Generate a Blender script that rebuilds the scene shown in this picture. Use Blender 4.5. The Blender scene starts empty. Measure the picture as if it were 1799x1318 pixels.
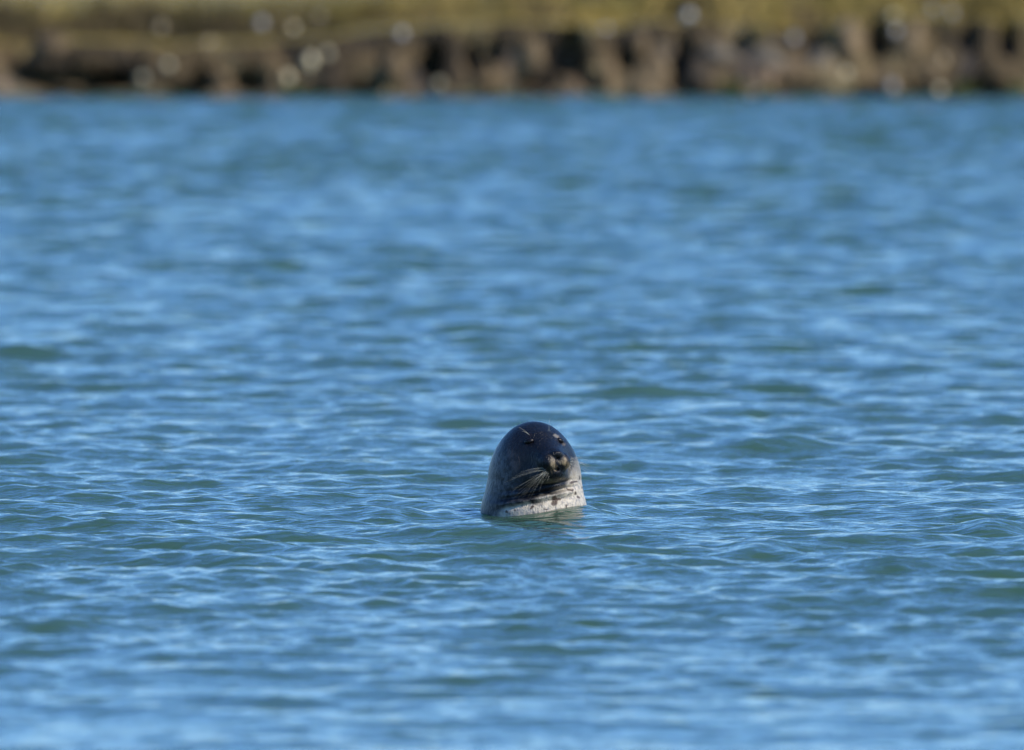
import bpy, math, random
import numpy as np
from mathutils import Vector

random.seed(11)
rng = np.random.default_rng(11)
scene = bpy.context.scene
col = scene.collection

# ------------------------------------------------------------------ camera
D = 38.0                                  # metres from the camera to the seal
PX = 3.2 / 1799.0                         # metres per photo pixel at the seal
FPX = D / PX                              # focal length in photo pixels
HY = -100.0                               # photo row of the horizon
CAM_H = (905.0 - HY) * D / FPX            # 1.79 m above the water
BANK_Y = FPX * CAM_H / (172.0 - HY)       # where the far bank meets the water
BPX = BANK_Y / FPX                        # metres per photo pixel at the bank
cd = bpy.data.cameras.new('camera')
cam = bpy.data.objects.new('camera', cd)
col.objects.link(cam)
cam.location = (0, 0, CAM_H)
cam.rotation_euler = (math.pi / 2 - math.atan((659.0 - HY) / FPX), 0, 0)
cd.sensor_width = 36.0
cd.lens = 36.0 * FPX / 1799.0
cd.clip_start = 0.5
cd.clip_end = 5000
cd.dof.use_dof = True
cd.dof.focus_distance = D - 0.1
cd.dof.aperture_fstop = cd.lens / 98.0    # a 98 mm wide front lens
cd.dof.aperture_blades = 0
scene.camera = cam

# ------------------------------------------------------------------ sky and sun
SUN_EL, SUN_AZ = math.radians(36), math.radians(117)      # azimuth from +Y towards +X
world = bpy.data.worlds.new('World')
scene.world = world
world.use_nodes = True
nt = world.node_tree
bg = nt.nodes['Background']
sky = nt.nodes.new('ShaderNodeTexSky')
sky.sky_type = 'NISHITA'
sky.sun_disc = False
sky.sun_elevation = SUN_EL
sky.sun_rotation = SUN_AZ
sky.altitude = 1500
sky.air_density = 1.0
sky.dust_density = 0.0
sky.ozone_density = 9.0
hs = nt.nodes.new('ShaderNodeHueSaturation')       # the photograph's colours are a little richer all over
hs.inputs['Saturation'].default_value = 1.06
hs.inputs['Hue'].default_value = 0.502
nt.links.new(sky.outputs[0], hs.inputs['Color'])
nt.links.new(hs.outputs[0], bg.inputs[0])
bg.inputs[1].default_value = 0.147
sd = bpy.data.lights.new('sun', 'SUN')
sd.energy = 3.6
sd.angle = math.radians(0.53)
sd.color = (1.0, 0.91, 0.78)
sun = bpy.data.objects.new('sun', sd)
col.objects.link(sun)
sdir = Vector((math.sin(SUN_AZ) * math.cos(SUN_EL), math.cos(SUN_AZ) * math.cos(SUN_EL), math.sin(SUN_EL)))
sun.rotation_euler = sdir.to_track_quat('Z', 'Y').to_euler()
sun.location = (20, -20, 30)
scene.view_settings.view_transform = 'Standard'
scene.view_settings.look = 'None'
scene.view_settings.gamma = 1.0
scene.view_settings.use_curve_mapping = False
scene.view_settings.exposure = 0.6
scene.cycles.use_denoising = True
scene.cycles.filter_width = 1.5

# ------------------------------------------------------------------ helpers
def link_mesh(name, verts, faces, mat, parent=None, smooth=True, colors=None):
    me = bpy.data.meshes.new(name)
    v = np.asarray(verts, dtype=np.float32)
    f = np.asarray(faces, dtype=np.int32)
    n = f.shape[1]
    me.vertices.add(len(v)); me.vertices.foreach_set('co', v.ravel())
    me.loops.add(f.size); me.loops.foreach_set('vertex_index', f.ravel())
    me.polygons.add(len(f))
    me.polygons.foreach_set('loop_start', np.arange(0, f.size, n, dtype=np.int32))
    if smooth:
        me.polygons.foreach_set('use_smooth', np.ones(len(f), dtype=bool))
    me.update(calc_edges=True)
    if colors is not None:
        a = me.color_attributes.new('coat', 'FLOAT_COLOR', 'POINT')
        c = np.ones((len(v), 4), dtype=np.float32); c[:, :3] = colors
        a.data.foreach_set('color', c.ravel())
    me.materials.append(mat)
    o = bpy.data.objects.new(name, me)
    col.objects.link(o)
    if parent: o.parent = parent
    return o

def tag(o, label=None, cat=None, group=None, kind=None):
    if label: o['label'] = label
    if cat: o['category'] = cat
    if group: o['group'] = group
    if kind: o['kind'] = kind
    return o

def grid_faces(nr, nc):
    i = np.arange(nr * nc).reshape(nr, nc)
    return np.stack([i[:-1, :-1], i[:-1, 1:], i[1:, 1:], i[1:, :-1]], -1).reshape(-1, 4)

def hashn(ix, iy, iz, seed):
    h = (ix.astype(np.int64) * 374761393 + iy.astype(np.int64) * 668265263 + iz.astype(np.int64) * 2147483647 + seed * 1274126177) & 0xffffffff
    h = ((h ^ (h >> 13)) * 1274126177) & 0xffffffff
    h = ((h ^ (h >> 16)) * 2246822519) & 0xffffffff
    return ((h ^ (h >> 15)) & 0xffffff) / float(0xffffff)

def vnoise(p, seed=0):
    """value noise in 0..1 on points (n,3)"""
    p = np.asarray(p, dtype=np.float64)
    i = np.floor(p).astype(np.int64); f = p - i
    f = f * f * (3 - 2 * f)
    out = 0
    for dx in (0, 1):
        for dy in (0, 1):
            for dz in (0, 1):
                w = (f[:, 0] if dx else 1 - f[:, 0]) * (f[:, 1] if dy else 1 - f[:, 1]) * (f[:, 2] if dz else 1 - f[:, 2])
                out = out + w * hashn(i[:, 0] + dx, i[:, 1] + dy, i[:, 2] + dz, seed)
    return out

def fbm(p, octaves=4, seed=0):
    p = np.asarray(p, dtype=np.float64)
    s, a, t = 0, 0.5, 0
    for k in range(octaves):
        s = s + a * vnoise(p * 2.03 ** k, seed + k); t += a; a *= 0.5
    return s / t

def sstep(a, b, x):
    t = np.clip((x - a) / (b - a), 0, 1)
    return t * t * (3 - 2 * t)

def material(name, rough=0.6, spec=0.4, base=(0.2, 0.2, 0.2), attr=False, ior=1.45, bump=None, vary=None):
    m = bpy.data.materials.new(name); m.use_nodes = True
    t = m.node_tree; b = t.nodes['Principled BSDF']
    b.inputs['Base Color'].default_value = (*base, 1)
    b.inputs['Roughness'].default_value = rough
    b.inputs['Specular IOR Level'].default_value = spec
    b.inputs['IOR'].default_value = ior
    src = None
    if attr:
        a = t.nodes.new('ShaderNodeVertexColor'); a.layer_name = 'coat'; src = a.outputs[0]
    co = t.nodes.new('ShaderNodeTexCoord')
    if vary:
        scale, amount = vary
        n = t.nodes.new('ShaderNodeTexNoise'); n.inputs['Scale'].default_value = scale; n.inputs['Detail'].default_value = 5
        t.links.new(co.outputs['Object'], n.inputs['Vector'])
        r = t.nodes.new('ShaderNodeMapRange'); r.inputs[1].default_value = 0.3; r.inputs[2].default_value = 0.7
        r.inputs[3].default_value = 1 - amount; r.inputs[4].default_value = 1 + amount
        t.links.new(n.outputs[0], r.inputs[0])
        mx = t.nodes.new('ShaderNodeVectorMath'); mx.operation = 'SCALE'
        if src: t.links.new(src, mx.inputs[0])
        else: mx.inputs[0].default_value = base
        t.links.new(r.outputs[0], mx.inputs['Scale']); src = mx.outputs[0]
    if src: t.links.new(src, b.inputs['Base Color'])
    if bump:
        scale, strength, dist = bump
        n = t.nodes.new('ShaderNodeTexNoise'); n.inputs['Scale'].default_value = scale; n.inputs['Detail'].default_value = 4
        t.links.new(co.outputs['Object'], n.inputs['Vector'])
        bp = t.nodes.new('ShaderNodeBump'); bp.inputs['Strength'].default_value = strength; bp.inputs['Distance'].default_value = dist
        t.links.new(n.outputs[0], bp.inputs['Height']); t.links.new(bp.outputs[0], b.inputs['Normal'])
    return m

def at_water(px, py):
    """world point on the still water seen at a photo pixel"""
    d = FPX * CAM_H / (py - HY)
    return ((px - 899.5) * d / FPX, d)

# ------------------------------------------------------------------ water
water_mat = bpy.data.materials.new('estuary_water'); water_mat.use_nodes = True
t = water_mat.node_tree; b = t.nodes['Principled BSDF']
b.inputs['Base Color'].default_value = (0.040, 0.092, 0.056, 1)
b.subsurface_method = 'BURLEY'                  # turbid water: sunlight spreads sideways below the surface
b.inputs['Subsurface Weight'].default_value = 1.0
b.inputs['Subsurface Radius'].default_value = (0.6, 1.0, 0.8)
b.inputs['Subsurface Scale'].default_value = 0.35
b.inputs['Roughness'].default_value = 0.09
b.inputs['IOR'].default_value = 1.333
co = t.nodes.new('ShaderNodeTexCoord')
prev = None
# the ripples are fainter in the calm near the boat and stronger in the wind further out
geo = t.nodes.new('ShaderNodeNewGeometry'); sep = t.nodes.new('ShaderNodeSeparateXYZ'); t.links.new(geo.outputs['Position'], sep.inputs[0])
r1 = t.nodes.new('ShaderNodeMapRange'); r1.inputs[1].default_value = 26; r1.inputs[2].default_value = 36; r1.inputs[3].default_value = 0.4; r1.inputs[4].default_value = 1.0
r2 = t.nodes.new('ShaderNodeMapRange'); r2.inputs[1].default_value = 45; r2.inputs[2].default_value = 110; r2.inputs[3].default_value = 1.0; r2.inputs[4].default_value = 1.5
wind = t.nodes.new('ShaderNodeMath'); wind.operation = 'MULTIPLY'
for r_, k in ((r1, 0), (r2, 1)):
    t.links.new(sep.outputs[1], r_.inputs[0]); t.links.new(r_.outputs[0], wind.inputs[k])
for sc, dist, rot, seed in [((5, 9, 7), 0.010, 0.25, 0.0), ((13, 22, 14), 0.010, -0.2, 7.3), ((34, 55, 30), 0.0030, 0.1, 3.1)]:
    mp = t.nodes.new('ShaderNodeMapping'); mp.inputs['Scale'].default_value = sc
    mp.inputs['Rotation'].default_value = (0, 0, rot); mp.inputs['Location'].default_value = (seed, seed, 0)
    n1 = t.nodes.new('ShaderNodeTexNoise'); n1.inputs['Scale'].default_value = 1.0; n1.inputs['Detail'].default_value = 1.5; n1.inputs['Distortion'].default_value = 0.6
    bp = t.nodes.new('ShaderNodeBump'); bp.inputs['Strength'].default_value = 0.8; 
    ml = t.nodes.new('ShaderNodeMath'); ml.operation = 'MULTIPLY'; ml.inputs[1].default_value = dist
    t.links.new(wind.outputs[0], ml.inputs[0]); t.links.new(ml.outputs[0], bp.inputs['Distance'])
    t.links.new(co.outputs['Object'], mp.inputs[0]); t.links.new(mp.outputs[0], n1.inputs['Vector'])
    t.links.new(n1.outputs[0], bp.inputs['Height'])
    if prev: t.links.new(prev.outputs[0], bp.inputs['Normal'])
    prev = bp
t.links.new(prev.outputs[0], b.inputs['Normal'])

def build_water():
    ys = [-120, -90, -60, -40, -25, -12, -4, 4, 10, 15, 18, 20, 21.3, 21.8]
    y = 22.0
    while y < BANK_Y + 2.0:
        ys.append(y); y += min(0.11, max(0.014, 0.026 * (y / D) ** 2))
    ys += [BANK_Y + 2.5, BANK_Y + 4, BANK_Y + 8]
    ys = np.array(ys, dtype=np.float64)
    s = np.linspace(-1, 1, 430)
    outer = np.geomspace(1, 60, 36)[1:]
    s = np.concatenate([-outer[::-1], s, outer])
    yy = np.clip(ys, 21, None)
    hw = 1.6 / D * yy * 1.3 + 0.8
    X = hw[:, None] * s[None, :]
    Y = np.repeat(ys[:, None], len(s), 1)
    dx = hw[:, None] * np.gradient(s)[None, :]
    dy = np.repeat(np.abs(np.gradient(ys))[:, None], len(s), 1)
    sp = np.maximum(dx, dy).astype(np.float32)
    X0 = X.astype(np.float32); Y0 = Y.astype(np.float32)
    Z = np.zeros_like(X0); DX = np.zeros_like(X0); DY = np.zeros_like(X0)
    r = np.random.default_rng(5)
    # slow gusty variation of the roughness
    gust = np.zeros_like(X0)
    for k in range(9):
        lam = r.uniform(1.5, 9); a = r.uniform(0, 2 * math.pi)
        gust += np.sin((X0 * math.cos(a) + Y0 * 0.35 * math.sin(a)) * 2 * math.pi / lam + r.uniform(0, 6.28))
    gust = np.clip(1 + 0.05 * gust, 0.5, 1.6)
    # sheltered and calmer towards the near shore, windier out towards the far bank
    gust *= (0.34 + 0.66 * sstep(25.0, 36.0, Y0) + 1.1 * sstep(45, 105, Y0)).astype(np.float32)
    N = 130
    lams = np.exp(np.linspace(math.log(0.075), math.log(1.7), N)) * r.uniform(0.95, 1.05, N)
    slope = 0.145 * math.sqrt(2.0 / N)
    for k, lam in enumerate(lams):
        spread = 0.55 + 0.5 * (lam < 0.25)
        th = math.radians(-97) + r.normal(0, spread)
        kx, ky = math.cos(th), math.sin(th)
        K = 2 * math.pi / lam
        w = 1.2 if lam < 0.2 else (1.15 if lam < 0.6 else 1.15 * (0.6 / lam))
        a = slope * w / K
        f = np.clip((lam / sp - 2.0) / 1.5, 0, 1)
        ph = (X0 * kx + Y0 * ky) * K + r.uniform(0, 6.28)
        c = np.cos(ph); sn = np.sin(ph)
        af = a * f * gust
        Z += af * c
        DX -= 0.75 * af * kx * sn; DY -= 0.75 * af * ky * sn
    # single larger waves seen in the picture: (photo x, photo y, half length px, height m)
    for px, py, hl, hh in [(820, 582, 130, 0.030), (1370, 790, 95, 0.024), (55, 628, 80, 0.026), (1740, 938, 70, 0.026),
                           (1455, 490, 60, 0.030), (640, 706, 55, 0.014), (545, 694, 40, 0.016), (350, 795, 70, 0.018),
                           (1330, 660, 60, 0.014), (1600, 650, 70, 0.018), (250, 400, 45, 0.022), (1300, 870, 60, 0.013),
                           (800, 940, 110, 0.018), (1340, 968, 60, 0.016), (470, 865, 60, 0.014), (180, 570, 40, 0.016),
                           (1180, 490, 60, 0.018), (100, 1105, 80, 0.012), (1120, 695, 60, 0.015), (680, 912, 60, 0.014)]:
        cx, cy = at_water(px, py)
        L = hl * cy / FPX
        u = (X0 - cx) / L
        v = (Y0 - cy + 0.1 * L * u * u - 0.15 * L * u) / 0.2
        Z += 1.5 * hh * np.exp(-u * u) * (np.exp(-np.where(v < 0, v * v * 1.6, v * v * 0.6)) - 0.35 * np.exp(-((v + 1.8) ** 2)))
    # water heaped against the seal's neck, higher on its right side
    sx, sy = at_water(938, 905)
    Z += 0.010 * np.exp(-((X0 - sx + 0.0) / 0.12) ** 2 - ((Y0 - sy + 1.1) / 0.2) ** 2)
    Z *= 1 - 0.5 * np.exp(-((X0 - sx) / 0.25) ** 2 - ((Y0 - sy + 0.1) / 0.35) ** 2)
    rr = np.sqrt((X0 - sx) ** 2 + (Y0 - sy - 0.03) ** 2) - 0.17            # rings spreading from the seal's neck
    Z += np.where(rr > 0, 0.0055 * np.cos(rr * 2 * math.pi / 0.11) * np.exp(-np.abs(rr) / 0.22), 0.0055).astype(np.float32)
    Z += 0.030 * np.exp(-((X0 - sx - 0.15) / 0.13) ** 2 - ((Y0 - sy + 0.05) / 0.35) ** 2)
    V = np.stack([X0 + DX, Y0 + DY, Z], -1).reshape(-1, 3)
    o = link_mesh('water', V, grid_faces(len(ys), len(s)), water_mat)
    tag(o, 'wind rippled blue green estuary water', kind='structure')
    return o
water = build_water()

# ------------------------------------------------------------------ far bank
# hollows washed into the bank: photo x, photo y, half width px, half height px, depth m
HOLLOWS = [(762, 98, 30, 44, 0.75), (998, 88, 44, 46, 0.85), (25, 90, 34, 48, 0.5), (125, 132, 105, 34, 0.75), (205, 128, 42, 30, 0.6),
           (350, 125, 22, 30, 0.5), (437, 132, 34, 32, 0.6), (500, 75, 30, 34, 0.35), (60, 60, 40, 30, 0.25), (640, 150, 36, 20, 0.5),
           (870, 80, 18, 34, 0.4), (945, 140, 34, 20, 0.45), (830, 90, 20, 40, 0.35), (1100, 85, 22, 42, 0.45), (1190, 130, 22, 34, 0.5),
           (1300, 62, 32, 36, 0.5), (1250, 45, 20, 25, 0.35), (1428, 62, 30, 40, 0.6), (1372, 50, 26, 24, 0.4), (1545, 66, 24, 36, 0.7),
           (1700, 55, 26, 36, 0.4), (1772, 65, 24, 38, 0.65), (1205, 75, 20, 30, 0.45), (1380, 95, 30, 14, 0.3), (1500, 162, 40, 14, 0.4),
           (1610, 150, 28, 18, 0.4), (1735, 148, 36, 22, 0.35), (1230, 160, 30, 12, 0.3), (1040, 140, 24, 20, 0.4), (330, 155, 40, 14, 0.4),
           (560, 160, 40, 10, 0.35), (1410, 150, 50, 16, 0.35)]
def bank_px(px, py):
    return (px - 899.5) * BPX, (172.0 - py) * BPX
def edge_height(x):
    p = np.stack([x * 0.55, np.zeros_like(x) + 3.3, np.zeros_like(x)], -1)
    return 0.60 + 0.36 * fbm(p * 1.6, 3, 40) + 0.025 * np.clip(x, -8, 8)
def bank_depth(x, z):
    """how far the face lies behind the waterline, metres"""
    x = np.asarray(x, float); z = np.asarray(z, float)
    p = np.stack([x, z, np.zeros_like(x)], -1)
    d = 0.32 * np.clip(z, 0, 2) + 0.10 * np.clip(z, -1, 0)
    d = d - 0.30 * (fbm(p * np.array([1.1, 1.1, 1]), 3, 21) - 0.5) - 0.20 * (fbm(p * np.array([6.5, 1.8, 1]), 3, 27) - 0.5)
    # crumbled foot of slumped mud on the right, tapering beach on the left
    d = d - 0.40 * np.exp(-((x - 3.2) / 1.8) ** 2) * sstep(0.55, 0.1, z) - 0.5 * np.exp(-((x + 6.0) / 0.7) ** 2) * sstep(0.25, 0.0, z)
    for hx, hy, hw, hh, dep in HOLLOWS:
        cx, cz = bank_px(hx, hy)
        q = ((x - cx) / (hw * BPX)) ** 2 + ((z - cz) / (hh * BPX)) ** 2
        d = d + dep * sstep(1.35, 0.45, q)
    return d

def build_bank():
    xs = np.concatenate([np.linspace(-160, -20, 50), np.linspace(-19.5, -9.1, 200), np.linspace(-9, 9, 620), np.linspace(9.1, 19.5, 200), np.linspace(20, 160, 50)])
    ts = np.concatenate([np.linspace(-0.35, 0, 8)[:-1], np.linspace(0, 1, 46)])
    X = np.repeat(xs[None, :], len(ts), 0)
    E = edge_height(xs)[None, :]
    T = np.repeat(ts[:, None], len(xs), 1)
    Z = np.where(T < 0, T, T * E)
    d = bank_depth(X.ravel(), Z.ravel()).reshape(X.shape)
    Yv = BANK_Y + d
    # the turf on top: rows going back to the far marsh
    back = np.array([0.06, 0.15, 0.35, 0.7, 1.2, 2, 3, 4.5, 7, 10, 15, 22, 32, 50, 80, 130, 220, 400, 900])
    Yt = np.maximum(BANK_Y + 0.35, Yv[-1:, :]) + back[:, None]
    Xt = np.repeat(xs[None, :], len(back), 0)
    pt = np.stack([Xt * 0.6, Yt * 0.6, 0 * Xt], -1).reshape(-1, 3)
    Zt = E + 0.05 * sstep(0, 0.4, back)[:, None] + 0.16 * (fbm(pt, 4, 33).reshape(Xt.shape) - 0.5) * sstep(0, 3, back)[:, None] + 0.0015 * np.minimum(back, 60)[:, None]
    V = np.stack([np.concatenate([X, Xt]), np.concatenate([Yv, Yt]), np.concatenate([Z, Zt])], -1).reshape(-1, 3)
    nr = len(ts) + len(back)
    # colours: wet dark mud low down and grey, brown and rust patches, olive turf on top
    n1 = fbm(V * np.array([1.3, 1.0, 1.6]), 4, 51); n2 = fbm(V * np.array([3.7, 2.0, 2.6]), 3, 57); n3 = fbm(V * np.array([0.45, 0.3, 0.8]), 2, 59)
    brown = np.array([0.130, 0.092, 0.043]); grey = np.array([0.120, 0.098, 0.066]); dark = np.array([0.036, 0.029, 0.022]); olive = np.array([0.22, 0.172, 0.042]); rust = np.array([0.19, 0.125, 0.08])
    c = np.repeat(brown[None], len(V), 0)
    m = lambda c, k, w: c + (k - c) * w[:, None]
    c = m(c, grey, sstep(0.42, 0.6, n3))
    c = m(c, rust, 0.4 * sstep(0.56, 0.68, n2))
    c = m(c, dark, sstep(0.50, 0.64, n1))
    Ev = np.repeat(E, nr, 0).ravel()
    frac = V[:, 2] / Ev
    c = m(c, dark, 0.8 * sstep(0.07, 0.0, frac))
    row = np.repeat(np.arange(nr)[:, None], len(xs), 1).ravel()
    fringe = sstep(0.70, 1.0, frac + 0.35 * (n2 - 0.5))
    c = m(c, olive, np.where(row >= len(ts) - 2, 1.0, fringe * 0.8))
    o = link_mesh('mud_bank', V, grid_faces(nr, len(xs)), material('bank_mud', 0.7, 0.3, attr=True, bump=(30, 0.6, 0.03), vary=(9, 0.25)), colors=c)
    tag(o, 'eroded brown mud bank with dark hollows along the far waterline', kind='structure')
build_bank()

def blades(name, base, lean, length, width, colors, mat):
    """many flat tapering blades: base points, tip offsets"""
    n = len(base)
    side = np.stack([rng.uniform(0.5, 1, n), rng.uniform(-0.8, 0.8, n), np.zeros(n)], -1)
    side /= np.linalg.norm(side, axis=1)[:, None]
    w = side * (width[:, None] * 0.5)
    mid = base + lean * 0.5 * length[:, None] + np.array([0, 0, 0.06]) * length[:, None]
    tip = base + lean * length[:, None]
    V = np.stack([base - w, base + w, mid + w * 0.8, mid - w * 0.8, tip + w * 0.12, tip - w * 0.12], 1).reshape(-1, 3)
    k = np.arange(n)[:, None] * 6
    F = np.stack([k + np.array([0, 1, 2, 3]), k + np.array([3, 2, 4, 5])], 1).reshape(-1, 4)
    return link_mesh(name, V, F, mat, smooth=False, colors=np.repeat(colors, 6, 0))

def grass_colors(p, n, seed):
    a = fbm(p * np.array([0.35, 0.18, 1]), 3, seed); b_ = rng.uniform(0, 1, n)
    olive = np.array([0.28, 0.210, 0.046]); straw = np.array([0.35, 0.26, 0.080]); green = np.array([0.16, 0.155, 0.030]); brown = np.array([0.19, 0.135, 0.07])
    c = np.repeat(olive[None], n, 0)
    c = c + (straw - c) * (sstep(0.45, 0.65, a) * 0.6)[:, None]
    c = c + (green - c) * (sstep(0.50, 0.35, a) * 0.7)[:, None]
    c = c + (brown - c) * (0.5 * (b_ > 0.75))[:, None]
    f = fbm(p * np.array([2.0, 0.6, 1]), 3, seed + 3)
    near = np.maximum(sstep(4.0, 0.3, p[:, 1] - BANK_Y), 0.8 * sstep(1, -5, p[:, 0]) * sstep(14, 3, p[:, 1] - BANK_Y))
    c = c + (np.array([0.115, 0.082, 0.040]) - c) * np.clip(near * (sstep(0.42, 0.58, f) * 0.9 + 0.25 + 0.55 * sstep(1.0, -4.0, p[:, 0])), 0, 0.9)[:, None]
    g = fbm(p * np.array([1.1, 0.25, 1]) + 4, 3, seed + 9)
    c = c * (0.55 + 0.75 * sstep(0.32, 0.62, g))[:, None]
    return c * (rng.uniform(0.75, 1.2, n) * (1 - 0.22 * sstep(1.0, -4.0, p[:, 0])))[:, None]    # drier and duller to the left

grass_mat = material('marsh_grass_blades', 0.6, 0.25, attr=True)
def build_grass():
    parts = []
    for y0, y1, hw, dens, wd in [(0.2, 3.0, 9.5, 260, 0.020), (3.0, 8, 10.5, 110, 0.030), (8, 25, 13, 26, 0.05)]:
        n = int((y1 - y0) * 2 * hw * dens)
        x = rng.uniform(-hw, hw, n); y = BANK_Y + 0.35 + rng.uniform(y0, y1, n)
        p = np.stack([x, y, 0 * x], -1)
        keep = rng.uniform(0, 1, n) < 0.35 + 1.1 * fbm(p * 1.4, 2, 71)
        x, y, p = x[keep], y[keep], p[keep]; n = len(x)
        z = edge_height(x) + 0.02
        base = np.stack([x, y, z], -1)
        lean = np.stack([rng.normal(0.1, 0.3, n), rng.normal(-0.15, 0.3, n), rng.uniform(0.6, 1, n)], -1)
        L = rng.uniform(0.10, 0.36, n) * (0.2 + 1.5 * sstep(0.3, 0.7, fbm(p * 1.3, 2, 75)))
        parts.append((base, lean, L, np.full(n, wd) * rng.uniform(0.7, 1.3, n), grass_colors(p, n, 77)))
    # the shaggy fringe that hangs over the edge
    n = 42000
    x = rng.uniform(-9.5, 9.5, n); E = edge_height(x)
    hang = fbm(np.stack([x * 1.7, 0 * x, 0 * x], -1), 3, 81)
    left = sstep(1.0, -4.0, x)
    zz = E * (1 - rng.uniform(0, 1, n) ** 1.3 * (0.10 + 0.85 * sstep(0.46, 0.66, hang) + 0.40 * left))
    d = bank_depth(x, zz)
    hol = np.zeros(n, bool)
    for hx, hy, hw_, hh_, dep in HOLLOWS:
        cx, cz = bank_px(hx, hy)
        if dep > 0.6: hol |= ((x - cx) / (hw_ * BPX)) ** 2 + ((zz - cz) / (hh_ * BPX)) ** 2 < 1.0
    base = np.stack([x, BANK_Y + d - 0.02, zz], -1)[~hol]; n = len(base)
    lean = np.stack([rng.normal(0, 0.25, n), rng.uniform(-0.4, -0.1, n), rng.uniform(-0.95, -0.2, n)], -1)
    c = grass_colors(base, n, 83); c = c + (np.array([0.185, 0.128, 0.064]) - c) * (0.88 * sstep(1.12, 0.82, base[:, 2] / edge_height(base[:, 0])))[:, None]
    bl = fbm(base * np.array([2.3, 0, 2.6]) + 9, 3, 91)
    c = c + (np.array([0.30, 0.24, 0.12]) - c) * (0.85 * sstep(0.58, 0.72, bl))[:, None]
    c = c + (np.array([0.055, 0.042, 0.028]) - c) * (0.85 * sstep(0.46, 0.34, bl))[:, None]
    parts.append((base, lean, rng.uniform(0.08, 0.26, n), np.full(n, 0.02), c))
    cat = [np.concatenate([q[k] for q in parts]) for k in range(5)]
    o = blades('marsh_grass', *cat, grass_mat)
    tag(o, 'olive and straw coloured marsh grass on top of the far bank', 'grass', kind='stuff')
build_grass()

def lump(name, seed, rx, ry, rz, mat, amp=0.25):
    """an uneven stone or clod, built round its own base"""
    nl, na = 11, 16
    th = np.linspace(0, math.pi, nl)[:, None]; ph = np.linspace(0, 2 * math.pi, na, endpoint=False)[None, :]
    u = np.stack([np.sin(th) * np.cos(ph), np.sin(th) * np.sin(ph), np.cos(th) + 0 * ph], -1).reshape(-1, 3)
    r = 1 + amp * 2 * (fbm(u * 1.3 + seed * 7.1, 3, seed) - 0.5)
    V = u * r[:, None] * np.array([rx, ry, rz])
    F = []
    for i in range(nl - 1):
        for j in range(na):
            F.append((i * na + j, (i + 1) * na + j, (i + 1) * na + (j + 1) % na, i * na + (j + 1) % na))
    return link_mesh(name, V, F, mat)

stone_mats = {k: material('stone_' + k, 0.45, 0.5, base=c, bump=(40, 0.5, 0.02), vary=(14, 0.2)) for k, c in
              dict(cream=(0.62, 0.54, 0.34), grey=(0.42, 0.41, 0.39), tan=(0.42, 0.33, 0.20), white=(0.66, 0.64, 0.58), rose=(0.36, 0.22, 0.16)).items()}
mud_mats = {k: material('mud_' + k, 0.65, 0.35, base=c, bump=(18, 0.7, 0.03), vary=(7, 0.3)) for k, c in
            dict(brown=(0.105, 0.073, 0.036), grey=(0.120, 0.102, 0.074), tan=(0.150, 0.106, 0.054)).items()}
weed_mat = material('water_weed', 0.5, 0.4, base=(0.10, 0.115, 0.022), vary=(20, 0.4))

# photo x, photo y, radius px, colour, label
STONES = [
 (250, 137, 10, 'cream', 'bright cream stone at the waterline right of the long dark undercut on the left'),
 (295, 115, 9, 'cream', 'cream stone just up and right of the brightest left waterline stone'),
 (281, 50, 10, 'tan', 'tall tan stone high in the grass fringe left of the picture, first from the left'),
 (365, 78, 9, 'tan', 'lone tan stone halfway up the bank between the two left stone groups'),
 (458, 40, 8, 'grey', 'blue grey stone high in the grass left of the pale cluster'),
 (513, 50, 9, 'cream', 'cream stone in the grass directly above the pale cluster'),
 (560, 30, 8, 'tan', 'topmost tan stone of the left half, above the pale cluster'),
 (545, 108, 13, 'cream', 'largest cream stone in the pale cluster left of centre'),
 (575, 95, 10, 'cream', 'cream stone leaning on the right of the largest cluster stone'),
 (505, 138, 11, 'cream', 'greenish cream stone at the waterline under the pale cluster'),
 (705, 60, 10, 'grey', 'blue grey stone at the upper left lip of the first deep hollow'),
 (771, 147, 9, 'cream', 'cream stone at the waterline beneath the first deep hollow'),
 (1065, 55, 9, 'grey', 'grey stone at the upper right lip of the widest black hollow'),
 (1210, 28, 11, 'white', 'whitest stone lying in the grass on top of the bank'),
 (1395, 68, 10, 'grey', 'grey stone between the two dark slots right of centre'),
 (1484, 45, 8, 'grey', 'small blue grey stone left of the narrow black slot'),
 (1484, 128, 9, 'cream', 'bright cream stone low on the slumped grey mud at right'),
 (1570, 30, 10, 'cream', 'upper of two pale stones beside the narrow black slot'),
 (1574, 56, 9, 'grey', 'lower of two pale stones beside the narrow black slot'),
 (1565, 152, 12, 'grey', 'grey stone at the waterline right of the slumped mud'),
 (1640, 17, 8, 'grey', 'topmost grey stone in the grass near the right edge, left of its neighbour'),
 (1674, 24, 8, 'grey', 'grey stone in the grass right of the topmost grey stone'),
 (1655, 105, 10, 'tan', 'tan stone halfway up the bank near the right edge'),
 (1650, 158, 9, 'cream', 'cream stone at the waterline near the right edge'),
 (1325, 165, 11, 'cream', 'yellowish stone standing in the water edge at right of centre'),
 (6, 152, 10, 'rose', 'reddish stone on the small mud beach at the left edge'),
]
for k, (px, py, r, c, lab) in enumerate(STONES):
    x, z = bank_px(px, py)
    e = float(edge_height(np.array([x]))[0])
    if z > e - 0.02:
        y = BANK_Y + float(bank_depth(np.array([x]), np.array([e]))[0]) + 0.15 + (z - e) * 0.3
    else:
        y = BANK_Y + float(bank_depth(np.array([x]), np.array([max(z, 0.02)]))[0]) - 0.06
    R = r * BPX * 0.82
    o = lump('stone', k + 3, R * random.uniform(0.9, 1.2), R * 0.8, R * random.uniform(0.85, 1.25), stone_mats[c])
    o.location = (x, y, max(z, 0.01)); o.rotation_euler = (0, random.uniform(-0.4, 0.4), random.uniform(0, 6))
    tag(o, lab, 'stone', 'pale stones in the far bank')

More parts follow.
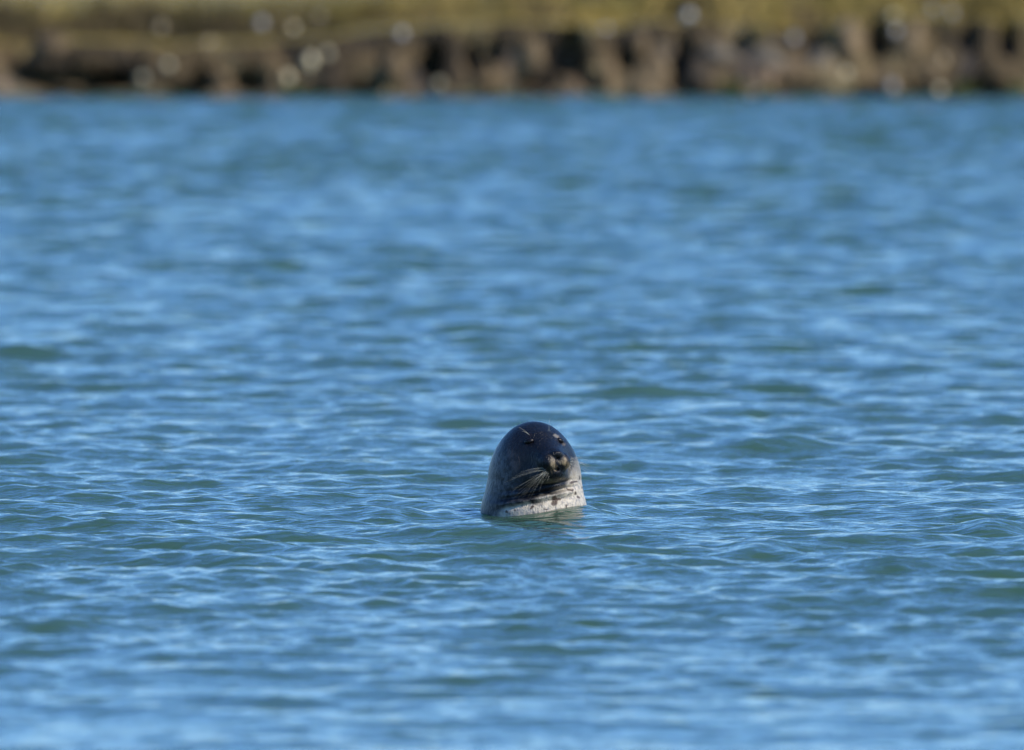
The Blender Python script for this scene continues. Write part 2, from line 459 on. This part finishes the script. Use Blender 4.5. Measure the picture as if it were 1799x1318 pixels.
CLODS = [
 (930, 105, 34, 44, 'tan', 'tan brown mud buttress left of the widest black hollow'),
 (1150, 130, 34, 40, 'tan', 'tan brown mud mound at the waterline left of the slumped grey mud'),
 (1125, 80, 22, 30, 'brown', 'brown mud knob between the widest hollow and the slumped mud'),
 (1345, 115, 60, 34, 'grey', 'broad slumped block of grey mud right of centre'),
 (1265, 110, 36, 30, 'grey', 'grey mud block at the left end of the slumped mud'),
 (1440, 120, 42, 34, 'grey', 'grey mud block under the two dark slots'),
 (1495, 85, 24, 44, 'tan', 'upright tan mud buttress left of the narrow black slot'),
 (1600, 90, 34, 50, 'tan', 'tan mud buttress right of the narrow black slot'),
 (390, 138, 26, 26, 'brown', 'reddish brown mud lump between two left hollows at the waterline'),
 (690, 125, 32, 40, 'brown', 'brown mud lump below the blue grey lip stone'),
 (850, 140, 30, 24, 'brown', 'low brown mud lump between the two black hollows'),
 (95, 85, 34, 26, 'brown', 'brown mud shoulder above the left undercut'),
 (120, 158, 34, 9, 'brown', 'flat mud patch at the waterline under the left undercut'),
 (1640, 128, 32, 28, 'tan', 'tan mud lump low down near the right edge'),
]
for k, (px, py, rx, rz, c, lab) in enumerate(CLODS):
    x, z = bank_px(px, py)
    y = BANK_Y + 0.30 * max(z, 0) + 0.03
    o = lump('mud_clod', k + 50, rx * BPX * 0.8, 0.15, rz * BPX * 0.85, mud_mats[c], 0.8)
    o.location = (x, y, z)
    tag(o, lab, 'mud clod', 'clods of slumped mud along the bank')

WEEDS = [(1285, 148, 30, 'low green weed clump at the waterline left of the yellowish stone'),
         (1345, 160, 20, 'small green weed clump right of the yellowish stone'),
         (1692, 142, 26, 'bright green weed clump at the waterline near the right edge'),
         (1785, 150, 24, 'green weed clump at the waterline on the right edge'),
         (515, 150, 18, 'green weed clump at the waterline under the pale stone cluster')]
for px, py, r, lab in WEEDS:
    x, z = bank_px(px, py); n = 160; R = r * BPX
    y = BANK_Y - 0.12 + float(bank_depth(np.array([x]), np.array([0.1]))[0])
    base = np.stack([rng.normal(0, R * 0.3, n), rng.normal(0, 0.05, n), rng.uniform(-0.05, R * 0.5, n)], -1)
    lean = np.stack([rng.normal(0, 0.5, n), rng.normal(-0.3, 0.3, n), rng.uniform(0.2, 0.9, n)], -1)
    o = blades('weed_clump', base, lean, rng.uniform(0.5, 1.0, n) * R, np.full(n, 0.025), np.ones((n, 3)), weed_mat)
    o.location = (x, y, 0.02)
    tag(o, lab, 'weed', 'weed clumps at the foot of the bank')

# ------------------------------------------------------------------ the seal (centimetres in its own frame, facing -Y, turned to its left)
PSI = math.radians(23)
F_ = np.array([math.sin(PSI), -math.cos(PSI), 0.0]); R_ = np.array([math.cos(PSI), math.sin(PSI), 0.0]); U_ = np.array([0, 0, 1.0])
def fp(f, r, z):                 # a point given by forward, sideways, height
    return F_ * f + R_ * r + U_ * z

def ell(P, c, rf, rr, rz, pitch=0.0):
    q = P - c
    f = q @ F_; r = q @ R_; z = q[..., 2]
    if pitch:
        cp, sp = math.cos(pitch), math.sin(pitch)
        f, z = f * cp + z * sp, -f * sp + z * cp
    k0 = np.sqrt((f / rf) ** 2 + (r / rr) ** 2 + (z / rz) ** 2)
    k1 = np.sqrt((f / rf ** 2) ** 2 + (r / rr ** 2) ** 2 + (z / rz ** 2) ** 2)
    return k0 * (k0 - 1.0) / (k1 + 1e-6)

def cone(P, a, ra, b, rb):
    ab = b - a; h = np.clip(((P - a) @ ab) / (ab @ ab), 0, 1)
    return np.linalg.norm(P - a - h[..., None] * ab, axis=-1) - (ra + (rb - ra) * h)

def smin(a, b, k):
    h = np.clip(0.5 + 0.5 * (b - a) / k, 0, 1)
    return b + (a - b) * h - k * h * (1 - h)
def smax(a, b, k): return -smin(-a, -b, k)

A3 = lambda *v: np.array(v, dtype=np.float64)
EYES = [fp(10.7 * math.cos(math.radians(1.5 + s * 34.5)) * 0.93, 10.7 * math.sin(math.radians(1.5 + s * 34.5)) * 0.92, 23.1) for s in (-1, 1)]
PADS = [fp(16.0, s * 2.3, 17.0) for s in (-1, 1)]
def seal_sdf(P):
    d = ell(P, A3(0, 1.0, 15.0), 12.4, 12.4, 13.9)                       # skull and cheeks
    neck = cone(P, A3(0.25, 2.5, 11), 14.6, A3(0.0, 3.0, 0), 16.7)
    neck = np.minimum(neck, cone(P, A3(0.0, 3.0, 0), 16.7, A3(0, 5, -30), 21))
    neck = np.minimum(neck, cone(P, A3(0, 5, -30), 21, A3(0, 8, -95), 11))
    d = smin(d, neck, 2.5)
    d = smin(d, cone(P, fp(6, 0, 18.3), 7.2, fp(14.2, 0, 17.0), 4.6), 2.6)  # muzzle
    d = smin(d, ell(P, fp(9.5, 0, 12.6), 7.0, 6.6, 4.6), 2.5)               # lower jaw
    d = smin(d, ell(P, fp(14.6, 0, 13.6), 3.6, 3.4, 2.3), 1.6)              # chin
    for c in PADS:
        d = smin(d, ell(P, c, 3.5, 3.0, 2.9), 0.9)                          # whisker pads
    d = smin(d, ell(P, fp(17.6, 0, 19.2), 2.0, 2.3, 1.3, 0.3), 0.7)         # nose leather
    for s, e in zip((-1, 1), EYES):
        d = smax(d, -ell(P, e + F_ * 1.3 + R_ * s * 0.8, 1.5, 1.8, 0.75), 1.1)             # socket
        d = smax(d, -ell(P, fp(-1.0, s * 13.2, 19.6), 0.9, 0.9, 0.55), 0.5)               # ear hole
    d = smax(d, -cone(P, fp(21, 0, 15.4), 0.25, fp(18.2, 0, 18.6), 0.25), 0.5)           # cleft under the nose
    for s in (-1, 1):
        d = smax(d, -cone(P, fp(20.2, s * 0.6, 18.6), 0.32, fp(19.2, s * 1.5, 20.3), 0.28), 0.35)   # slit nostrils
        d = smax(d, -cone(P, fp(18.3, 0, 14.7), 0.3, fp(13.5, s * 4.6, 14.2), 0.3), 0.6)  # mouth line
    # skin folds round the front of the throat
    ang = np.arctan2(P[..., 0] - 3.0, -(P[..., 1] - 3.0))
    front = np.exp(-(np.abs(ang) / 0.8) ** 4)
    for z0, dep, w in ((9.6, 0.75, 0.55), (7.3, 1.5, 0.6), (4.3, 0.45, 0.6)):
        zc = z0 + (P[..., 0] - 4) * 0.17
        d = d + dep * front * np.exp(-((P[..., 2] - zc) / w) ** 2)
    d = d - 0.95 * front * np.exp(-((P[..., 2] - 6.0 - 0.17 * (P[..., 0] - 4)) / 0.8) ** 2)
    return d

def surface_nets(xs, ys, zs, sdf):
    nx, ny, nz = len(xs), len(ys), len(zs)
    S = np.empty((nx, ny, nz), dtype=np.float32)
    G = np.stack(np.meshgrid(ys, zs, indexing='ij'), -1)
    for i0 in range(0, nx, 16):
        sl = xs[i0:i0 + 16]
        P = np.empty((len(sl), ny, nz, 3)); P[..., 0] = sl[:, None, None]; P[..., 1:] = G[None]
        S[i0:i0 + 16] = sdf(P)
    ins = S < 0
    acc = np.zeros((nx - 1, ny - 1, nz - 1, 3), dtype=np.float32); cnt = np.zeros((nx - 1, ny - 1, nz - 1), dtype=np.float32)
    A = [np.asarray(a, dtype=np.float32) for a in (xs, ys, zs)]
    n = (nx, ny, nz)
    for ax in range(3):
        o1, o2 = [k for k in range(3) if k != ax]
        for b1 in (0, 1):
            for b2 in (0, 1):
                s0 = [None] * 3; s1 = [None] * 3
                s0[ax] = slice(0, n[ax] - 1); s1[ax] = slice(1, n[ax])
                s0[o1] = s1[o1] = slice(b1, n[o1] - 1 + b1); s0[o2] = s1[o2] = slice(b2, n[o2] - 1 + b2)
                a = S[tuple(s0)]; b_ = S[tuple(s1)]
                cr = (a < 0) != (b_ < 0)
                idx = np.nonzero(cr)
                tt = a[idx] / (a[idx] - b_[idx])
                p = np.empty((len(tt), 3), dtype=np.float32)
                p[:, ax] = A[ax][idx[ax]] * (1 - tt) + A[ax][idx[ax] + 1] * tt
                p[:, o1] = A[o1][idx[o1] + b1]; p[:, o2] = A[o2][idx[o2] + b2]
                acc[idx] += p; cnt[idx] += 1
    has = cnt > 0
    ID = np.full(cnt.shape, -1, dtype=np.int64); ID[has] = np.arange(has.sum())
    V = acc[has] / cnt[has][:, None]
    quads = []
    for ax in range(3):
        o1, o2 = [(1, 2), (2, 0), (0, 1)][ax]
        s0 = [slice(1, n[k] - 1) for k in range(3)]; s1 = list(s0)
        s0[ax] = slice(0, n[ax] - 1); s1[ax] = slice(1, n[ax])
        a = ins[tuple(s0)]; b_ = ins[tuple(s1)]
        for flip in (False, True):
            idx = np.nonzero((a & ~b_) if not flip else (~a & b_))
            base = [idx[k] + (0 if k == ax else 1) for k in range(3)]
            def cid(d1, d2):
                q = list(base); q[o1] = q[o1] - d1; q[o2] = q[o2] - d2
                return ID[tuple(q)]
            q = np.stack([cid(1, 1), cid(0, 1), cid(0, 0), cid(1, 0)], -1)
            quads.append(q[:, ::-1] if flip else q)
    return V, np.concatenate(quads)

def in_poly(x, z, poly):
    inside = np.zeros(len(x), bool); j = len(poly) - 1
    for i in range(len(poly)):
        xi, zi = poly[i]; xj, zj = poly[j]
        c = ((zi > z) != (zj > z)) & (x < (xj - xi) * (z - zi) / (zj - zi + 1e-9) + xi)
        inside ^= c; j = i
    return inside

CM = PX * 100 / 6.0               # one pixel of the six times enlarged crop, in cm
def crop(cx, cy): return ((cx - 830) * CM, (1170 - cy) * CM)

def build_seal():
    xs = np.arange(-24, 24.1, 0.27); ys = np.arange(-23, 32, 0.27)
    zs = np.concatenate([np.arange(-112, -8, 3.0), np.arange(-7, 30.5, 0.27)])
    V, Q = surface_nets(xs, ys, zs, seal_sdf)
    x, y, z = V[:, 0].astype(float), V[:, 1].astype(float), V[:, 2].astype(float)
    wob = 0.9 * (fbm(V * 0.45, 3, 5) - 0.5); wob2 = 0.9 * (fbm(V * 0.45 + 30, 3, 6) - 0.5)
    xw, zw = x + 2.2 * wob, z + 2.2 * wob2
    dark = A3(0.0050, 0.0060, 0.0095); slate = A3(0.062, 0.066, 0.076); pale = A3(0.47, 0.42, 0.335); tan = A3(0.27, 0.21, 0.125); brown = A3(0.060, 0.040, 0.030)
    c = np.repeat(dark[None], len(V), 0)
    mix = lambda c, k, w: c + (k - c) * np.clip(w, 0, 1)[:, None]
    # mottled slate on cheeks, flanks and back
    flank = sstep(-3, -10, x + 0.2 * (z - 15)) * sstep(26, 19, z) + sstep(2, 10, y)
    sp = fbm(V * np.array([1.1, 1.1, 0.8]), 3, 9)
    c = mix(c, slate, flank * (0.45 + 0.55 * sstep(1, 9, z)) * (0.30 + 0.9 * sstep(0.42, 0.62, sp)))
    fur = fbm(V * np.array([1.6, 1.6, 0.55]), 4, 61); fur2 = fbm(V * np.array([5.0, 5.0, 1.3]), 2, 63)
    c = mix(c, A3(0.034, 0.031, 0.030), 0.4 * sstep(0.50, 0.68, fur) * (0.4 + 0.6 * fur2) * (0.35 + 0.65 * sstep(0, -7, x)))
    # pale throat and breast, darker band under the chin: dark fur plus painted chin shadow
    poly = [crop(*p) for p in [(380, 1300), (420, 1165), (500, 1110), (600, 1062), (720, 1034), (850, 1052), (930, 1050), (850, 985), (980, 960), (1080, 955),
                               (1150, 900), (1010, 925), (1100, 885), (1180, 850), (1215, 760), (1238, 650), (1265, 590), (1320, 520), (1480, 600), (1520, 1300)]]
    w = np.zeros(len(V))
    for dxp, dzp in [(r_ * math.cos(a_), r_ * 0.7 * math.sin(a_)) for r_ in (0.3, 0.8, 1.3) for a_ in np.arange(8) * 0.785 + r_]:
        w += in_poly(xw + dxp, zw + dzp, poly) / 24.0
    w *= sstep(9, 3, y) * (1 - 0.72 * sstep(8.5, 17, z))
    w = np.maximum(w, sstep(-2.5, -6, z) * sstep(4, -2, y))
    pv = pale * 1.0
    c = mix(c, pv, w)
    fl = fbm(V * 1.6, 3, 14)
    c = mix(c, slate * 2.2, w * 0.65 * sstep(0.46, 0.70, fl))
    # dark spots on the pale coat: crop x, crop y, rx, ry
    for cx, cy, rx, ry in [(820, 1082, 24, 24), (1050, 1012, 36, 52), (1085, 1000, 30, 16), (1303, 990, 22, 18), (1256, 942, 17, 18), (1318, 788, 14, 22),
                           (1250, 830, 46, 14), (960, 1085, 34, 12), (1200, 895, 40, 14), (1340, 900, 10, 14), (620, 1110, 14, 10), (1180, 1070, 16, 14),
                           (540, 1140, 14, 12)]:
        sx, sz = crop(cx, cy)
        q = ((xw - sx) / (rx * CM)) ** 2 + ((zw - sz) / (ry * CM)) ** 2
        c = mix(c, brown, sstep(1.3, 0.6, q) * (y < 6) * 0.95)
    # tan whisker pads, chin band, eye rims
    P = V.astype(float)
    for cx, cy, rx, ry, k, w_ in [(1024, 598, 34, 64, A3(0.25, 0.20, 0.13), 0.9), (1052, 652, 26, 44, tan * 0.7, 0.8), (1000, 690, 30, 60, tan * 0.25, 0.7), (1108, 572, 22, 52, A3(0.25, 0.20, 0.13), 0.9),
                                  (1150, 592, 30, 46, tan * 0.8, 0.9), (1188, 640, 32, 46, tan * 0.6, 0.8), (1200, 700, 24, 40, tan * 0.4, 0.7), (1010, 528, 30, 14, tan * 0.4, 0.7)]:
        sx, sz = crop(cx, cy); u_ = (x - sx) / (rx * CM) + 0.0; v_ = (z - sz) / (ry * CM)
        st = 0.2 + 0.8 * sstep(0.35, 0.6, fbm(V * np.array([3.4, 2.0, 0.6]), 2, 17))
        c = mix(c, k, w_ * st * sstep(1.5, 0.4, u_ ** 2 + v_ ** 2) * (y < -6))
    q = np.abs(z - 11.0 - 0.05 * (x - 6)) / 0.9
    c = mix(c, tan * 0.45, (0.3 + 0.7 * sstep(0.4, 0.6, fbm(V * 0.9, 2, 23))) * sstep(1.2, 0.5, q) * sstep(9, 13, P @ F_) * sstep(5.5, 3.5, np.abs(P @ R_ - 0)))
    c = mix(c, dark * 0.7, sstep(2.7, 1.9, np.linalg.norm((P - fp(18.6, 0, 19.6)), axis=1)))
    for cx, cy, rx, ry, k, w_ in [(1145, 430, 18, 14, tan * 0.6, 0.7), (785, 322, 22, 18, A3(0.022, 0.014, 0.012), 0.7), (1124, 386, 34, 20, dark * 0.5, 0.9), (775, 395, 60, 34, dark * 0.5, 0.9), (1052, 330, 20, 12, pale * 0.45, 0.8), (1070, 344, 22, 12, pale * 0.6, 0.85), (1090, 356, 16, 8, tan, 0.7)]:
        sx, sz = crop(cx, cy)
        c = mix(c, k, w_ * (0.5 + 0.5 * sstep(0.4, 0.6, fbm(V * 2.5, 2, 41))) * sstep(1.8, 0.3, ((x - sx) / (rx * CM)) ** 2 + ((z - sz) / (ry * CM)) ** 2) * (y < 0))
    m = material('wet_seal_coat', 0.34, 0.26, attr=True, bump=(230, 0.6, 0.004), vary=(90, 0.2))
    tt = m.node_tree; pb = tt.nodes['Principled BSDF']; b0 = pb.inputs['Normal'].links[0].from_node
    tc = tt.nodes.new('ShaderNodeTexCoord'); mp_ = tt.nodes.new('ShaderNodeMapping'); mp_.inputs['Scale'].default_value = (110, 110, 38)
    nz = tt.nodes.new('ShaderNodeTexNoise'); nz.inputs['Scale'].default_value = 1; nz.inputs['Detail'].default_value = 3; nz.inputs['Distortion'].default_value = 0.8
    b1 = tt.nodes.new('ShaderNodeBump'); b1.inputs['Strength'].default_value = 0.7; b1.inputs['Distance'].default_value = 0.006
    tt.links.new(tc.outputs['Object'], mp_.inputs[0]); tt.links.new(mp_.outputs[0], nz.inputs['Vector']); tt.links.new(nz.outputs[0], b1.inputs['Height'])
    tt.links.new(b0.outputs[0], b1.inputs['Normal']); tt.links.new(b1.outputs[0], pb.inputs['Normal'])
    pb.inputs['Coat Weight'].default_value = 0.12; pb.inputs['Coat Roughness'].default_value = 0.22; tt.links.new(b1.outputs[0], pb.inputs['Coat Normal'])
    o = link_mesh('seal', V / 100.0, Q, m, colors=c)
    sx, sy = at_water(938, 905)
    o.location = (sx, sy, 0.003)
    tag(o, 'wet dark harbour seal with pale spotted throat, head raised above the rippled water', 'seal')
    em = material('seal_eye', 0.38, 0.35, base=(0.004, 0.003, 0.004))
    for s, e in zip((-1, 1), EYES):
        eb = lump('eye', 1, 0.0165, 0.0115, 0.0095, em, 0.0); eb.rotation_euler = (0, 0.25 * s, PSI + s * math.radians(33))
        eb.parent = o; eb.location = Vector((e + F_ * -0.35 + R_ * s * -0.3) / 100.0)
    wm = material('whisker_hair', 0.4, 0.5, base=(0.48, 0.46, 0.37))
    def whisker(a, b_, sag, r=0.023):
        a, b_ = np.array(a, float), np.array(b_, float)
        n = 9; ring = 5; V = []; F = []
        d = b_ - a
        side = np.cross(d, [0, 1, 0]); side /= np.linalg.norm(side) + 1e-9; up = np.cross(side, d); up /= np.linalg.norm(up) + 1e-9
        for k in range(n):
            u = k / (n - 1)
            p = a + d * u + np.array([0, 0, 1.0]) * sag * 4 * u * (1 - u)
            rr = r * (1 - 0.75 * u)
            for j in range(ring):
                an = 2 * math.pi * j / ring
                V.append((p + side * rr * math.cos(an) + up * rr * math.sin(an)) / 100.0)
        for k in range(n - 1):
            for j in range(ring):
                F.append((k * ring + j, k * ring + (j + 1) % ring, (k + 1) * ring + (j + 1) % ring, (k + 1) * ring + j))
        link_mesh('whisker', V, F, wm, parent=o)
    LEFT = [((945, 650), (632, 738), 1.2), ((940, 665), (690, 700), 0.8), ((930, 680), (588, 775), 1.2), ((950, 680), (520, 815), 1.4), ((960, 690), (585, 915), 1.0),
            ((950, 700), (615, 980), 0.8), ((965, 700), (660, 900), 0.7), ((965, 705), (715, 940), 0.6), ((975, 700), (825, 885), 0.4), ((985, 720), (870, 800), 0.4),
            ((975, 735), (915, 825), 0.2), ((990, 740), (968, 800), 0.1), ((955, 660), (740, 680), 0.6)]
    rw = random.Random(4)
    LEFT += [((940 + rw.uniform(-20, 50), 655 + rw.uniform(0, 70)), (p[0] + rw.uniform(-20, 110), p[1] + rw.uniform(-20, 90)), g * rw.uniform(0.6, 1.3)) for _, p, g in LEFT if g > 0.3]
    for (ax, az), (bx, bz), sag in LEFT:
        a = crop(ax, az); b2 = crop(bx, bz)
        pa = PADS[0] + F_ * 1.6 - R_ * 1.3; pa[0], pa[2] = a[0], a[1]
        ln = math.hypot(b2[0] - a[0], b2[1] - a[1])
        whisker(pa, (b2[0], pa[1] - 1.5 + 0.06 * ln, b2[1]), 0.35 * sag)
    RIGHT = [((1190, 590), (1548, 712), 1.0), ((1195, 610), (1480, 765), 0.9), ((1200, 600), (1430, 690), 0.8), ((1205, 580), (1340, 575), 0.5), ((1200, 570), (1420, 600), 0.7),
             ((1195, 625), (1400, 720), 0.6), ((1200, 640), (1300, 740), 0.3), ((1205, 595), (1390, 640), 0.6), ((1195, 650), (1250, 760), 0.2)]
    RIGHT += [((1195 + rw.uniform(-8, 10), 580 + rw.uniform(0, 50)), (p[0] + rw.uniform(-40, 20), p[1] + rw.uniform(-40, 40)), g) for _, p, g in RIGHT]
    for (ax, az), (bx, bz), sag in RIGHT:
        a = crop(ax, az); b2 = crop(bx, bz)
        pa = PADS[1] + F_ * 1.0 + R_ * 1.8; pa[0], pa[2] = a[0], a[1]
        ln = math.hypot(b2[0] - a[0], b2[1] - a[1])
        whisker(pa, (b2[0], pa[1] + 0.10 * ln, b2[1]), sag)
    for e, (ax, az), (bx, bz) in [(0, (780, 322), (672, 240)), (0, (772, 318), (700, 280)), (1, (978, 285), (1000, 145)), (1, (990, 282), (1008, 190)), (1, (998, 285), (1042, 250))]:
        a = crop(ax, az); b2 = crop(bx, bz)
        yb = -9.2
        whisker((a[0], yb, a[1]), (b2[0], yb - 1.5, b2[1]), 0.2, 0.05)
build_seal()
